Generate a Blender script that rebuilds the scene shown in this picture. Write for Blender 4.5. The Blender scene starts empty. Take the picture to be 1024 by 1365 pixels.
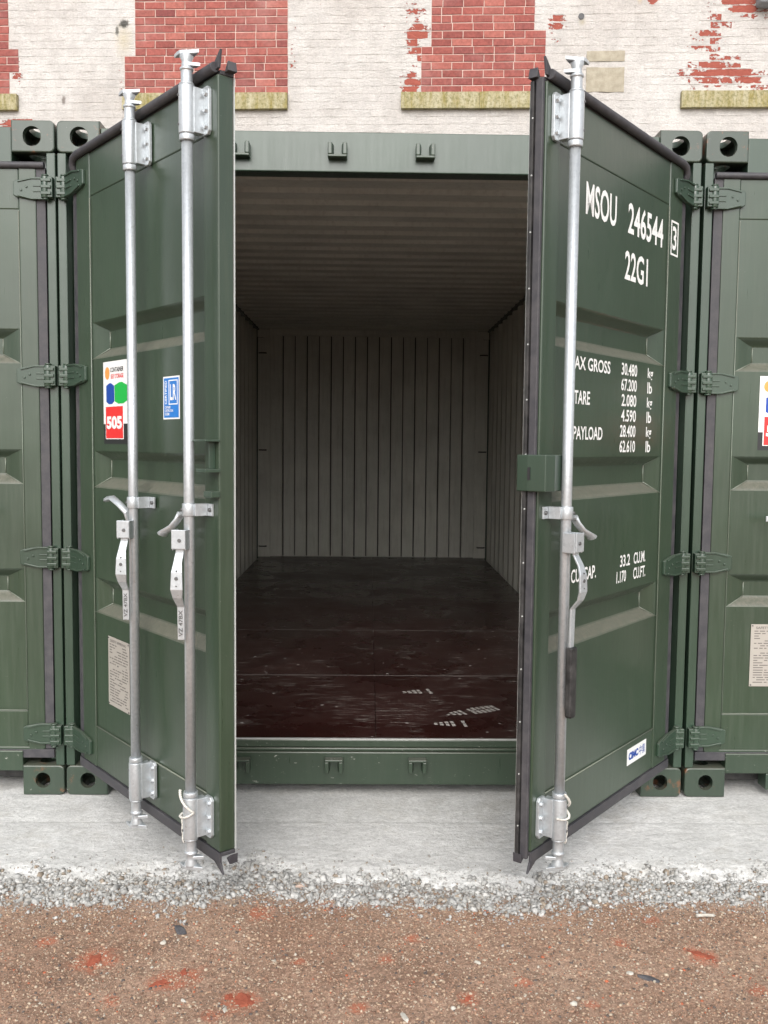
import bpy, bmesh, math, random
import numpy as np
from mathutils import Vector, Matrix, noise as mn
random.seed(7); rng = np.random.default_rng(7)
R = math.radians
S = bpy.context.scene
C = S.collection

# ---------------------------------------------------------------- camera, sky, sun, exposure
cam_d = bpy.data.cameras.new('camera'); cam = bpy.data.objects.new('camera', cam_d); C.objects.link(cam)
yaw, pitch, roll, fpx = 0.0169, 0.0736, 0.0100, 1232.15
f = Vector((math.sin(yaw)*math.cos(pitch), math.cos(yaw)*math.cos(pitch), -math.sin(pitch)))
r0 = Vector((math.cos(yaw), -math.sin(yaw), 0)); u0 = r0.cross(f)
rr = r0*math.cos(roll) + u0*math.sin(roll); uu = -r0*math.sin(roll) + u0*math.cos(roll)
M = Matrix((rr, uu, -f)).transposed().to_4x4(); M.translation = Vector((-0.0373, -3.578, 1.3949))
cam.matrix_world = M
cam_d.sensor_fit = 'VERTICAL'; cam_d.sensor_height = 36.0; cam_d.sensor_width = 27.0
cam_d.lens = 36.0*fpx/1365.0; cam_d.clip_start = 0.05; cam_d.clip_end = 500
S.camera = cam
SUN_EL, SUN_AZ = 38, 184          # azimuth: where the sun stands, clockwise from +Y (behind the camera, a little left)
W = bpy.data.worlds.new('World'); S.world = W; W.use_nodes = True
nt = W.node_tree; nt.nodes.clear()
sky = nt.nodes.new('ShaderNodeTexSky'); sky.sky_type = 'NISHITA'; sky.sun_disc = False
sky.sun_elevation = R(SUN_EL); sky.sun_rotation = R(SUN_AZ); sky.dust_density = 3.0; sky.ozone_density = 1.0
hs = nt.nodes.new('ShaderNodeHueSaturation'); hs.inputs['Saturation'].default_value = 0.22   # overcast: the blue washed out
bg = nt.nodes.new('ShaderNodeBackground'); bg.inputs['Strength'].default_value = 0.15
wo = nt.nodes.new('ShaderNodeOutputWorld')
nt.links.new(sky.outputs[0], hs.inputs['Color']); nt.links.new(hs.outputs[0], bg.inputs[0]); nt.links.new(bg.outputs[0], wo.inputs[0])
sl = bpy.data.lights.new('sun', 'SUN'); sl.energy = 0.8; sl.angle = R(58); sl.color = (1.0, 0.97, 0.93)
so = bpy.data.objects.new('sun', sl); C.objects.link(so)
sd = Vector((math.sin(R(SUN_AZ))*math.cos(R(SUN_EL)), math.cos(R(SUN_AZ))*math.cos(R(SUN_EL)), math.sin(R(SUN_EL))))
so.rotation_euler = sd.to_track_quat('Z', 'Y').to_euler()
S.view_settings.view_transform = 'Standard'; S.view_settings.look = 'None'
S.view_settings.exposure = 0.85; S.cycles.diffuse_bounces = 8; S.cycles.max_bounces = 14; S.view_settings.gamma = 1.0; S.view_settings.use_curve_mapping = False

# ---------------------------------------------------------------- node helpers
class NT:
    def __init__(s, name):
        s.m = bpy.data.materials.new(name); s.m.use_nodes = True; s.t = s.m.node_tree
        s.b = s.t.nodes['Principled BSDF']
    def n(s, typ, **kw):
        nd = s.t.nodes.new(typ)
        for k, v in kw.items():
            if k.startswith('_'): setattr(nd, k[1:], v)
            else:
                key = {'Sc': 'Scale', 'De': 'Detail', 'Ro': 'Roughness'}.get(k, k)
                nd.inputs[key].default_value = v
        return nd
    def l(s, a, b): s.t.links.new(a, b)
    def coord(s, kind='Object'):
        if kind == 'World': return s.n('ShaderNodeNewGeometry').outputs['Position']
        return s.n('ShaderNodeTexCoord').outputs[kind]
    def noise(s, vec, scale, detail=4, rough=.6, stretch=None):
        if stretch:
            mp = s.n('ShaderNodeMapping'); mp.inputs['Scale'].default_value = stretch; s.l(vec, mp.inputs[0]); vec = mp.outputs[0]
        nd = s.n('ShaderNodeTexNoise'); nd.inputs['Scale'].default_value = scale
        nd.inputs['Detail'].default_value = detail; nd.inputs['Roughness'].default_value = rough
        s.l(vec, nd.inputs['Vector']); return nd.outputs[0]
    def ramp(s, fac, stops, interp='LINEAR'):
        nd = s.n('ShaderNodeValToRGB'); cr = nd.color_ramp; cr.interpolation = interp
        while len(cr.elements) < len(stops): cr.elements.new(.5)
        for e, (p, c) in zip(cr.elements, stops):
            e.position = p; e.color = (c, c, c, 1) if isinstance(c, (int, float)) else (*c, 1)
        s.l(fac, nd.inputs[0]); return nd.outputs[0]
    def mix(s, fac, a, b, mode='MIX'):
        nd = s.n('ShaderNodeMix'); nd.data_type = 'RGBA'; nd.blend_type = mode
        for v, i in ((fac, 0), (a, 6), (b, 7)):
            if isinstance(v, (int, float)): nd.inputs[i].default_value = v if i == 0 else (v, v, v, 1)
            elif isinstance(v, tuple): nd.inputs[i].default_value = (*v, 1)
            else: s.l(v, nd.inputs[i])
        return nd.outputs[2]
    def math(s, op, a, b=None, c=None):
        nd = s.n('ShaderNodeMath'); nd.operation = op
        for v, i in ((a, 0), (b, 1), (c, 2)):
            if v is None: continue
            if isinstance(v, (int, float)): nd.inputs[i].default_value = v
            else: s.l(v, nd.inputs[i])
        return nd.outputs[0]
    def bump(s, h, strength=.3, dist=.002):
        nd = s.n('ShaderNodeBump'); nd.inputs['Strength'].default_value = strength; nd.inputs['Distance'].default_value = dist
        s.l(h, nd.inputs['Height']); s.l(nd.outputs[0], s.b.inputs['Normal'])
    def set(s, color=None, rough=None, metal=None, spec=None):
        for v, k in ((color, 'Base Color'), (rough, 'Roughness'), (metal, 'Metallic'), (spec, 'Specular IOR Level')):
            if v is None: continue
            if isinstance(v, tuple): s.b.inputs[k].default_value = (*v, 1)
            elif isinstance(v, (int, float)): s.b.inputs[k].default_value = v
            else: s.l(v, s.b.inputs[k])
        return s.m

def flat(name, col, rough=.5, metal=0., spec=None):
    t = NT(name); return t.set(col, rough, metal, spec)

def green_paint(name, base, dusty=1.0, wear=0.0, rust=0.0):
    t = NT(name); P = t.coord('World')
    big = t.noise(P, 1.7, 5, .6); fine = t.noise(P, 90, 3, .7); streak = t.noise(P, 14, 5, .7, (6, 6, .35))
    c = t.mix(t.ramp(big, [(.3, .8), (.7, 1.22)]), 0.0, base, 'MIX')
    c = t.mix(1.0, base, t.ramp(big, [(.3, .82), (.7, 1.18)]), 'MULTIPLY')
    c = t.mix(t.math('MULTIPLY', t.ramp(streak, [(.46, 0.), (.75, .55)]), .22*dusty), c, (.13, .14, .105))
    # dust lying on faces that look upward
    g = t.n('ShaderNodeNewGeometry'); sp = t.n('ShaderNodeSeparateXYZ'); t.l(g.outputs['Normal'], sp.inputs[0])
    up = t.ramp(sp.outputs['Z'], [(.25, 0.), (.62, 1.)])
    dn = t.noise(P, 30, 5, .75, (3.0, 3.0, .5))
    dm = t.math('MULTIPLY', up, t.ramp(dn, [(.25, .25), (.7, 1.)]))
    c = t.mix(t.math('MULTIPLY', dm, .72*dusty), c, (.19, .172, .138))
    # specks of pale grit
    v = t.n('ShaderNodeTexVoronoi'); v.inputs['Scale'].default_value = 55; t.l(P, v.inputs['Vector'])
    spk = t.math('MULTIPLY', t.ramp(v.outputs['Distance'], [(.03, 1.), (.07, 0.)]), t.ramp(t.noise(P, 6, 2), [(.58, 0.), (.68, .55)]))
    c = t.mix(spk, c, (.38, .38, .33))
    if wear:
        wn = t.noise(P, 26, 7, .75, (1, 1, 2.5))
        c = t.mix(t.ramp(wn, [(.66-wear*.06, 0.), (.69-wear*.06, .8)]), c, (.42, .42, .38))
    if rust:
        rn = t.noise(P, 11, 7, .72)
        c = t.mix(t.ramp(rn, [(.60-rust*.06, 0.), (.68-rust*.06, .85)]), c, (.20, .075, .03))
    rg = t.math('ADD', t.math('MULTIPLY', dm, .35*dusty), t.ramp(streak, [(.3, .27), (.75, .44)]))
    t.bump(t.math('ADD', t.math('MULTIPLY', t.noise(P, 3.4, 3, .5), 14.), t.noise(P, 55, 4, .65)), .12, .0015)
    t.b.inputs['Coat Weight'].default_value = .25; t.b.inputs['Coat Roughness'].default_value = .22
    return t.set(c, rg, 0, .6)

GREEN = (.029, .050, .029)
M_green = green_paint('green_container_paint', GREEN)
M_green_clean = green_paint('green_frame_paint', (.028, .053, .034), .35)
M_cast = green_paint('green_worn_paint', (.032, .050, .034), .6, .4, .35)
M_sill = green_paint('green_scuffed_paint', (.028, .048, .029), .6, .4, 0)
M_seam = green_paint('pale_seam_paint', (.16, .19, .15), 1.0)

def rubber(name, col):
    t = NT(name); P = t.coord('World')
    n_ = t.noise(P, 20, 6, .7); d = t.noise(P, 160, 3, .7)
    c = t.mix(t.ramp(n_, [(.4, 0.), (.75, .35)]), col, (.16, .15, .145))
    t.bump(d, .15, .001); return t.set(c, t.ramp(n_, [(.3, .48), (.7, .72)]), 0, .5)
M_rubber = rubber('grey_door_seal_rubber', (.038, .037, .043))
M_black = rubber('black_rubber', (.010, .010, .010))

def galvanised():
    t = NT('galvanised_steel'); P = t.coord('World')
    v = t.n('ShaderNodeTexVoronoi'); v.inputs['Scale'].default_value = 130; t.l(P, v.inputs['Vector'])
    a = t.noise(P, 9, 6, .7, (1, 1, .35)); b = t.noise(P, 60, 4, .7)
    sp = t.n('ShaderNodeSeparateColor'); t.l(v.outputs['Color'], sp.inputs[0])
    c = t.mix(t.ramp(a, [(.35, 0.), (.7, 1.)]), (.56, .60, .63), (.42, .455, .475))
    c = t.mix(.22, c, t.ramp(sp.outputs[0], [(0, .40), (1, .72)]))
    c = t.mix(t.ramp(b, [(.64, 0.), (.72, .5)]), c, (.22, .22, .21))
    t.bump(b, .10, .001)
    return t.set(c, t.ramp(a, [(.3, .30), (.7, .48)]), .62, .5)
M_galv = galvanised()
M_bolt = flat('dark_bolt_steel', (.14, .14, .14), .5, .6)
M_strip = flat('pale_retaining_strip', (.55, .57, .55), .4, .3)

def interior():
    t = NT('beige_grey_interior_paint'); P = t.coord('World')
    a = t.noise(P, 2.5, 5, .6); b = t.noise(P, 12, 5, .7, (3, 3, .3))
    c = t.mix(1., (.66, .65, .585), t.ramp(a, [(.3, .86), (.7, 1.1)]), 'MULTIPLY')
    c = t.mix(t.ramp(b, [(.5, 0.), (.8, .35)]), c, (.24, .20, .15))
    t.bump(b, .1, .001); return t.set(c, .5, 0, .4)
M_int = interior()
M_fold_shade = flat('dark_fold_shade', (.05, .046, .04), .8)  # dark colour standing in for shade inside the end wall folds

def plywood():
    t = NT('maroon_plywood_film'); P = t.coord('World')
    a = t.noise(P, 2.2, 6, .65); g = t.noise(P, 5, 6, .75, (1.6, 14, 1)); g2 = t.noise(P, 9, 6, .8, (18, 1.2, 1))
    c = t.mix(1., (.028, .0060, .0052), t.ramp(a, [(.3, .7), (.7, 1.4)]), 'MULTIPLY')
    dust = t.math('MULTIPLY', t.ramp(a, [(.45, .0), (.75, .5)]), t.ramp(g, [(.4, .2), (.7, 1.)]))
    c = t.mix(dust, c, (.125, .105, .092))
    scr = t.math('MULTIPLY', t.ramp(g, [(.56, 0.), (.61, 1.)]), t.ramp(t.noise(P, 3, 3), [(.43, 0.), (.6, .60)]))
    c = t.mix(scr, c, (.36, .33, .30))
    scr2 = t.math('MULTIPLY', t.ramp(g2, [(.59, 0.), (.63, 1.)]), t.ramp(t.noise(P, 2.3, 3), [(.52, 0.), (.62, .35)]))
    c = t.mix(scr2, c, (.33, .30, .28))
    v = t.n('ShaderNodeTexVoronoi'); v.inputs['Scale'].default_value = 13; t.l(P, v.inputs['Vector'])
    sc = t.n('ShaderNodeSeparateColor'); t.l(v.outputs['Color'], sc.inputs[0])
    spk = t.math('MULTIPLY', t.ramp(v.outputs['Distance'], [(.07, 1.), (.12, 0.)]), t.ramp(sc.outputs[0], [(.45, 0.), (.5, .9)]))
    c = t.mix(spk, c, (.45, .42, .40))
    rg = t.math('ADD', t.ramp(a, [(.3, .20), (.7, .36)]), t.math('MULTIPLY', dust, .3))
    t.bump(t.noise(P, 140, 3, .6), .08, .001)
    return t.set(c, rg, 0, .45)
M_ply = plywood()
M_dust = flat('pale_boot_dust', (.42, .40, .37), .9)
M_joint = flat('grey_joint_filler', (.17, .15, .14), .8)
M_white = flat('white_lettering_paint', (.80, .80, .78), .5)
M_vinyl = flat('white_vinyl', (.80, .80, .79), .35)
M_red = flat('red_vinyl', (.72, .03, .03), .35)
M_blue = flat('blue_vinyl', (.01, .17, .55), .35)
M_navy = flat('navy_print', (.01, .06, .34), .35)
M_grn = flat('bright_green_print', (.01, .42, .06), .35)
M_org = flat('orange_print', (.85, .32, .08), .35)
M_blk = flat('black_print', (.02, .02, .022), .4)
M_plate = flat('stamped_aluminium_plate', (.40, .37, .33), .5, .2)
M_ptxt = flat('etched_plate_print', (.13, .12, .11), .6)

# ---------------------------------------------------------------- mesh helpers
class MB:
    def __init__(s): s.bm = bmesh.new(); s.mi = 0
    def _f(s, vs):
        try: fc = s.bm.faces.new(vs); fc.material_index = s.mi; return fc
        except ValueError: return None
    def box(s, x0, x1, y0, y1, z0, z1):
        x0, x1 = min(x0, x1), max(x0, x1); y0, y1 = min(y0, y1), max(y0, y1); z0, z1 = min(z0, z1), max(z0, z1)
        v = [s.bm.verts.new((x, y, z)) for z in (z0, z1) for y in (y0, y1) for x in (x0, x1)]
        for q in ((0, 2, 3, 1), (4, 5, 7, 6), (0, 1, 5, 4), (2, 6, 7, 3), (0, 4, 6, 2), (1, 3, 7, 5)): s._f([v[i] for i in q])
    def prism(s, pts, d0, d1, axis='y'):
        """polygon pts extruded along axis; pts=(x,z) for y, (y,z) for x, (x,y) for z"""
        def mk(p, d): return {'y': (p[0], d, p[1]), 'x': (d, p[0], p[1]), 'z': (p[0], p[1], d)}[axis]
        a = [s.bm.verts.new(mk(p, d0)) for p in pts]; b = [s.bm.verts.new(mk(p, d1)) for p in pts]
        s._f(a[::-1]); s._f(b)
        for i in range(len(pts)): j = (i+1) % len(pts); s._f([a[i], a[j], b[j], b[i]])
    def tube(s, path, rad, n=16, cap=True, smooth=True, flatz=1.0):
        path = [Vector(p) for p in path]; rads = rad if isinstance(rad, (list, tuple)) else [rad]*len(path)
        rings = []
        prev = None
        for i, p in enumerate(path):
            d = (path[min(i+1, len(path)-1)] - path[max(i-1, 0)]).normalized()
            ref = prev if prev is not None else (Vector((0, 1, 0)) if abs(d.y) < .9 else Vector((1, 0, 0)))
            e1 = (ref - d*ref.dot(d)).normalized(); e2 = d.cross(e1); prev = e1
            rings.append([s.bm.verts.new(p + (e1*math.cos(t) + e2*math.sin(t)*flatz)*rads[i]) for t in [2*math.pi*k/n for k in range(n)]])
        for a, b in zip(rings, rings[1:]):
            for k in range(n):
                fc = s._f([a[k], a[(k+1) % n], b[(k+1) % n], b[k]])
                if fc and smooth: fc.smooth = True
        if cap: s._f(rings[0][::-1]); s._f(rings[-1])
    def lathe(s, cx, cy, prof, n=20):
        """prof list of (r,z), axis vertical"""
        rings = [[s.bm.verts.new((cx + r*math.cos(2*math.pi*k/n), cy + r*math.sin(2*math.pi*k/n), z)) for k in range(n)] for r, z in prof]
        for a, b in zip(rings, rings[1:]):
            for k in range(n):
                fc = s._f([a[k], a[(k+1) % n], b[(k+1) % n], b[k]])
                if fc: fc.smooth = True
        s._f(rings[0][::-1]); s._f(rings[-1])
    def build(s, name, mat, parent=None, bevel=0, seg=2, recalc=True):
        if recalc: bmesh.ops.recalc_face_normals(s.bm, faces=s.bm.faces[:])
        me = bpy.data.meshes.new(name); s.bm.to_mesh(me); s.bm.free()
        o = bpy.data.objects.new(name, me); C.objects.link(o)
        for m in (mat if isinstance(mat, (list, tuple)) else [mat]): me.materials.append(m)
        if parent: o.parent = parent
        if bevel:
            b = o.modifiers.new('bevel', 'BEVEL'); b.width = bevel; b.segments = seg; b.limit_method = 'ANGLE'; b.angle_limit = R(35)
        return o

def tag(o, label=None, cat=None, group=None, kind=None):
    if label: o['label'] = label
    if cat: o['category'] = cat
    if group: o['group'] = group
    if kind: o['kind'] = kind
    return o
def empty(name, loc, rz=0, parent=None):
    o = bpy.data.objects.new(name, None); o.empty_display_size = .1; C.objects.link(o); o.location = loc; o.rotation_euler[2] = rz
    if parent: o.parent = parent
    return o

_txt_cache = {}
def text_verts(body, bold=.0):
    key = (body, bold)
    if key in _txt_cache: return _txt_cache[key]
    cu = bpy.data.curves.new('t', 'FONT'); cu.body = body; cu.resolution_u = 3; cu.offset = bold; cu.fill_mode = 'FRONT'
    ob = bpy.data.objects.new('t', cu); C.objects.link(ob)
    dg = bpy.context.evaluated_depsgraph_get(); dg.update()
    me = bpy.data.meshes.new_from_object(ob.evaluated_get(dg))
    V = np.array([v.co[:2] for v in me.vertices]) if len(me.vertices) else np.zeros((0, 2))
    F = [tuple(p.vertices) for p in me.polygons]
    bpy.data.objects.remove(ob); bpy.data.curves.remove(cu); bpy.data.meshes.remove(me)
    _txt_cache[key] = (V, F); return V, F
class Text(MB):
    def add(s, body, x0, x1, z0, z1, y, bold=.012, rot=False, t=.0006):
        V, F = text_verts(body, bold)
        if len(V) == 0: return
        lo, hi = V.min(0), V.max(0); sc = (hi - lo); sc[sc == 0] = 1
        if rot: lo_, N = lo, (V - lo)/sc; X = x1 - N[:, 1]*(x1-x0); Z = z0 + N[:, 0]*(z1-z0)
        else: N = (V - lo)/sc; X = x0 + N[:, 0]*(x1-x0); Z = z0 + N[:, 1]*(z1-z0)
        vs = [s.bm.verts.new((x, y, z)) for x, z in zip(X, Z)]
        for fc in F: s._f([vs[i] for i in fc])
    def rect(s, x0, x1, z0, z1, y): s.prism([(x0, z0), (x1, z0), (x1, z1), (x0, z1)], y, y + .0005)

# ---------------------------------------------------------------- ground: dirt, concrete pad
def fbm(x, y, sc, o=4, seed=0.):
    v = 0; a = 1; t = 0
    for i in range(o):
        v += a*mn.noise(Vector((x*sc + seed, y*sc - seed, seed*1.7 + i*3.1))); t += a; a *= .5; sc *= 2.1
    return v/t
def grid_obj(name, xs, ys, zf, mat):
    nx, ny = len(xs), len(ys)
    V = np.array([(x, y, zf(x, y)) for y in ys for x in xs], dtype=np.float32)
    idx = np.arange(nx*ny).reshape(ny, nx)
    Q = np.stack([idx[:-1, :-1], idx[:-1, 1:], idx[1:, 1:], idx[1:, :-1]], -1).reshape(-1, 4)
    me = bpy.data.meshes.new(name); me.from_pydata(V.tolist(), [], Q.tolist()); me.update()
    me.polygons.foreach_set('use_smooth', [True]*len(me.polygons)); me.materials.append(mat)
    o = bpy.data.objects.new(name, me); C.objects.link(o); return o
def spaced(lo, hi, step, far):
    a = list(np.arange(lo, hi + 1e-6, step)); s, v = step, hi; up = []
    while v < far: s *= 1.45; v += s; up.append(v)
    s, v = step, lo; dn = []
    while v > -far: s *= 1.45; v -= s; dn.append(v)
    return np.array(dn[::-1] + a + up)
PAD_EDGE = lambda x: -.66 + .06*fbm(x, 0, 1.3, 3, 5.2) + .035*fbm(x, 0, 6, 3, 9.1) - .07*math.exp(-((x-.42)/.16)**2) + .05*math.exp(-((x+.38)/.13)**2)

def dirt_mat():
    t = NT('brown_hoggin'); P = t.coord('World')
    a = t.noise(P, 2.2, 5, .6); b = t.noise(P, 14, 6, .75); c2 = t.noise(P, 95, 5, .8); c3 = t.noise(P, 320, 3, .7)
    c = t.mix(t.ramp(a, [(.35, 0.), (.68, 1.)]), (.265, .165, .115), (.375, .258, .188))
    c = t.mix(1., c, t.ramp(b, [(.25, .72), (.75, 1.25)]), 'MULTIPLY')
    c = t.mix(1., c, t.ramp(c2, [(.32, .42), (.68, 1.5)]), 'MULTIPLY')
    c = t.mix(1., c, t.ramp(c3, [(.28, .70), (.72, 1.30)]), 'MULTIPLY')
    # crushed brick smears at their own places
    cur = None
    for (x, y, r_) in RED_SPOTS:
        vd = t.n('ShaderNodeVectorMath'); vd.operation = 'DISTANCE'; vd.inputs[1].default_value = (x, y, -.03); t.l(P, vd.inputs[0])
        m_ = t.math('SUBTRACT', 1., t.math('DIVIDE', vd.outputs['Value'], r_*1.0))
        cur = m_ if cur is None else t.math('MAXIMUM', cur, m_)
    k = t.math('MULTIPLY', .5, t.math('ADD', t.math('MAXIMUM', cur, -.35), t.math('MULTIPLY', t.noise(P, 24, 6, .75), 2.6)))
    c = t.mix(t.ramp(k, [(.66, 0.), (.95, .62)]), c, (.46, .135, .072))
    dk = t.noise(P, 5.5, 4, .7)
    c = t.mix(t.ramp(dk, [(.60, 0.), (.72, .55)]), c, (.09, .062, .05))
    # pale cement dust close to the pad
    sp = t.n('ShaderNodeSeparateXYZ'); t.l(P, sp.inputs[0])
    near = t.math('ADD', t.ramp(t.math('MULTIPLY_ADD', sp.outputs[1], 1., 1.), [(.05, 0.), (.30, 1.)]), t.math('MULTIPLY', t.math('SUBTRACT', t.noise(P, 11, 5, .7), .5), 1.6))
    c = t.mix(t.ramp(near, [(.42, 0.), (1.0, .75)]), c, (.34, .32, .29))
    h = t.math('ADD', t.math('MULTIPLY', c2, .6), t.math('MULTIPLY', b, .5))
    t.bump(h, .9, .006)
    return t.set(c, .95, 0, .2)
RED_SPOTS = [(-.355, -1.300, .060), (-.555, -1.205, .070), (-.505, -1.175, .05), (-.784, -1.113, .075), (.911, -1.088, .055), (.233, -1.293, .035),
             (-.05, -1.33, .03), (.392, -1.216, .028), (-.14, -.80, .05), (-.36, -.86, .05), (.70, -1.02, .03), (.10, -1.0, .03), (-.95, -1.02, .04), (-.42, -1.36, .035), (-.68, -1.30, .03), (1.00, -1.26, .035), (.55, -1.31, .025), (.02, -1.11, .03), (-.22, -1.12, .025), (.83, -.90, .03)]
def concrete_mat():
    t = NT('pale_site_concrete'); P = t.coord('World')
    a = t.noise(P, 1.6, 6, .65); b = t.noise(P, 9, 6, .7, (1, 1.4, 1)); c2 = t.noise(P, 70, 5, .75); pit = t.noise(P, 34, 3, .6)
    c = t.mix(t.ramp(a, [(.3, 0.), (.7, 1.)]), (.56, .553, .535), (.74, .735, .72))
    c = t.mix(1., c, t.ramp(b, [(.25, .82), (.75, 1.12)]), 'MULTIPLY')
    c = t.mix(1., c, t.ramp(c2, [(.3, .80), (.7, 1.14)]), 'MULTIPLY')
    c = t.mix(t.ramp(t.noise(P, 3.1, 7, .75), [(.52, 0.), (.66, .45)]), c, (.40, .375, .33))
    c = t.mix(t.ramp(pit, [(.70, 0.), (.77, .6)]), c, (.19, .18, .165))
    wv = t.noise(P, 4.5, 7, .8, (1, 3.5, 1))
    c = t.mix(t.ramp(wv, [(.488, 0.), (.5, .55), (.512, 0.)]), c, (.22, .21, .19))
    t.bump(t.math('ADD', c2, t.math('MULTIPLY', b, 1.5)), .8, .006)
    return t.set(c, .92, 0, .25)
M_dirt = dirt_mat(); M_conc = concrete_mat()
def dirt_z(x, y):
    d = max(0., math.hypot(x, y+1) - 3.)
    k = 1. if d < .5 else 0.
    z = -.034 + .008*fbm(x, y, 2.3, 3, 1.) + k*.0035*fbm(x, y, 22, 3, 3.) + k*.0022*fbm(x, y, 75, 2, 8.)
    if y > -.4: z -= .06*min(1., (y+.4)*3)
    return z
xs = spaced(-1.5, 1.6, .009, 90); ys = spaced(-1.65, -.50, .009, 90)
tag(grid_obj('ground', xs, ys, dirt_z, M_dirt), kind='structure')
def pad_z(x, y):
    e = PAD_EDGE(x); d = y - e
    z = .006*fbm(x, y, 1.5, 3, 2.) - .010*max(0., min(1., (-y-.05)/.5))
    if y > -.12: z = -.002
    elif y > -.25: z = z*(-y-.12)/.13 - .002
    rough = max(0., min(1., (.16 - d)/.20))
    z += rough*(.017*fbm(x, y, 18, 4, 4.) + .010*fbm(x, y, 60, 2, 6.)) + .0012*fbm(x, y, 40, 2, 7.)
    if d < .10: z -= .055*((.10 - d)/.16)**1.6
    return max(z, -.075)
xs2 = spaced(-1.5, 1.6, .007, 7.); ys2 = np.concatenate([np.arange(-.92, -.10, .007), np.array([-.06, 0., .5, 1, 3, 5, 8.])])
tag(grid_obj('concrete_pad', xs2, ys2, pad_z, M_conc), kind='structure')

# rubble: crumbled concrete along the edge, grit and pebbles on the dirt
def ico(sub):
    bm = bmesh.new(); bmesh.ops.create_icosphere(bm, subdivisions=sub, radius=1)
    V = np.array([v.co[:] for v in bm.verts]); F = np.array([[v.index for v in f_.verts] for f_ in bm.faces]); bm.free(); return V, F
def scatter(name, pts, sizes, mat, sub=1, rough=.28, squash=.65, variants=12, tint=None, flat_shade=True):
    V0, F0 = ico(sub); vs = []
    for k in range(variants):
        W_ = V0*np.clip(1 + rng.normal(0, rough*.5, (len(V0), 1)), .42, 1.7)*rng.uniform(.62, 1.3, 3)
        vs.append(W_)
    n = len(pts); nv = len(V0); A = np.empty((n, nv, 3), np.float32)
    for i in range(n):
        t_ = rng.uniform(0, 6.28); c, s_ = math.cos(t_), math.sin(t_); q = rng.uniform(-.6, .6); cq, sq = math.cos(q), math.sin(q)
        Rm = np.array([[c, -s_, 0], [s_, c, 0], [0, 0, 1]]) @ np.array([[1, 0, 0], [0, cq, -sq], [0, sq, cq]])
        w = (vs[i % variants] @ Rm.T)*sizes[i]; w[:, 2] *= squash; A[i] = w + pts[i]
    F = (F0[None] + (np.arange(n)*nv)[:, None, None]).reshape(-1, 3)
    me = bpy.data.meshes.new(name); me.vertices.add(n*nv); me.vertices.foreach_set('co', A.ravel())
    me.loops.add(F.size); me.loops.foreach_set('vertex_index', F.ravel().astype(np.int32))
    me.polygons.add(len(F)); me.polygons.foreach_set('loop_start', np.arange(0, F.size, 3, dtype=np.int32))
    me.update(calc_edges=True)
    at = me.attributes.new('tint', 'FLOAT', 'POINT'); tv = np.repeat(rng.uniform(0, 1, n), nv).astype(np.float32); at.data.foreach_set('value', tv)
    if not flat_shade: me.polygons.foreach_set('use_smooth', [True]*len(me.polygons))
    me.materials.append(mat); o = bpy.data.objects.new(name, me); C.objects.link(o); return o
def tint_mat(name, stops, nscale=60, rough=.95):
    t = NT(name); at = t.n('ShaderNodeAttribute'); at.attribute_name = 'tint'
    c = t.ramp(at.outputs['Fac'], stops, 'CONSTANT'); nn = t.noise(t.coord('World'), nscale, 5, .75)
    c = t.mix(1., c, t.ramp(nn, [(.28, .68), (.72, 1.25)]), 'MULTIPLY')
    t.bump(nn, .6, .003); return t.set(c, rough, 0, .2)
M_clod = tint_mat('crumbled_concrete', [(0, (.35, .345, .33)), (.30, (.42, .415, .40)), (.60, (.49, .48, .46)), (.78, (.32, .305, .28)), (.92, (.29, .24, .19))])
M_peb = tint_mat('mixed_grit', [(0, (.30, .19, .13)), (.25, (.42, .31, .22)), (.45, (.20, .12, .085)), (.56, (.46, .38, .29)), (.68, (.36, .22, .15)), (.80, (.12, .10, .09)), (.88, (.44, .40, .34)), (.91, (.42, .13, .07)), (.93, (.40, .31, .23))])
pts, sz = [], []
for i in range(7200):
    x = rng.uniform(-1.5, 1.6)
    e = PAD_EDGE(x); dens = .55 + .9*fbm(x, 0, 2.6, 3, 12.)
    off = rng.normal(-.048, .052 + .02*dens); y = e + off
    if rng.uniform() > .35 + .8*dens*(1 if off < 0 else .5) + 1.3*fbm(x, y, 14, 2, 31.): continue
    big = min(.0028 + rng.exponential(.0036), .0135)
    if abs(off + .048) > .10: big *= .55
    for k in range(int(rng.integers(2, 6))):
        s_ = big*rng.uniform(.3, .85); px, py = x + rng.normal(0, big*.75), y + rng.normal(0, big*.65)
        base = max(pad_z(px, py), dirt_z(px, py)); pts.append((px, py, base + s_*.2 + rng.uniform(0, .35)*big)); sz.append(s_)
for i in range(7000):
    x = rng.uniform(-1.5, 1.6); y = PAD_EDGE(x) + rng.normal(-.05, .085)
    s_ = min(.0010 + rng.exponential(.0010), .004); pts.append((x, y, max(pad_z(x, y), dirt_z(x, y)) + s_*.3)); sz.append(s_)
tag(scatter('concrete_rubble', np.array(pts), sz, M_clod, 1, .85, .9, 60), 'lumpy band of crumbled grey concrete rubble along the front edge of the concrete', 'rubble', kind='stuff')
pts, sz = [], []
for i in range(62000):
    x = rng.uniform(-1.35, 1.4); y = rng.uniform(-1.6, -.66)
    if y > PAD_EDGE(x) - .02: continue
    s_ = min(.0009 + rng.exponential(.0010), .0055)
    pts.append((x, y, dirt_z(x, y) + s_*.15)); sz.append(s_)
tag(scatter('grit', np.array(pts), sz, M_peb, 1, .3, .7), 'fine brown and grey grit lying all over the dirt', 'gravel', kind='stuff')

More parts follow.
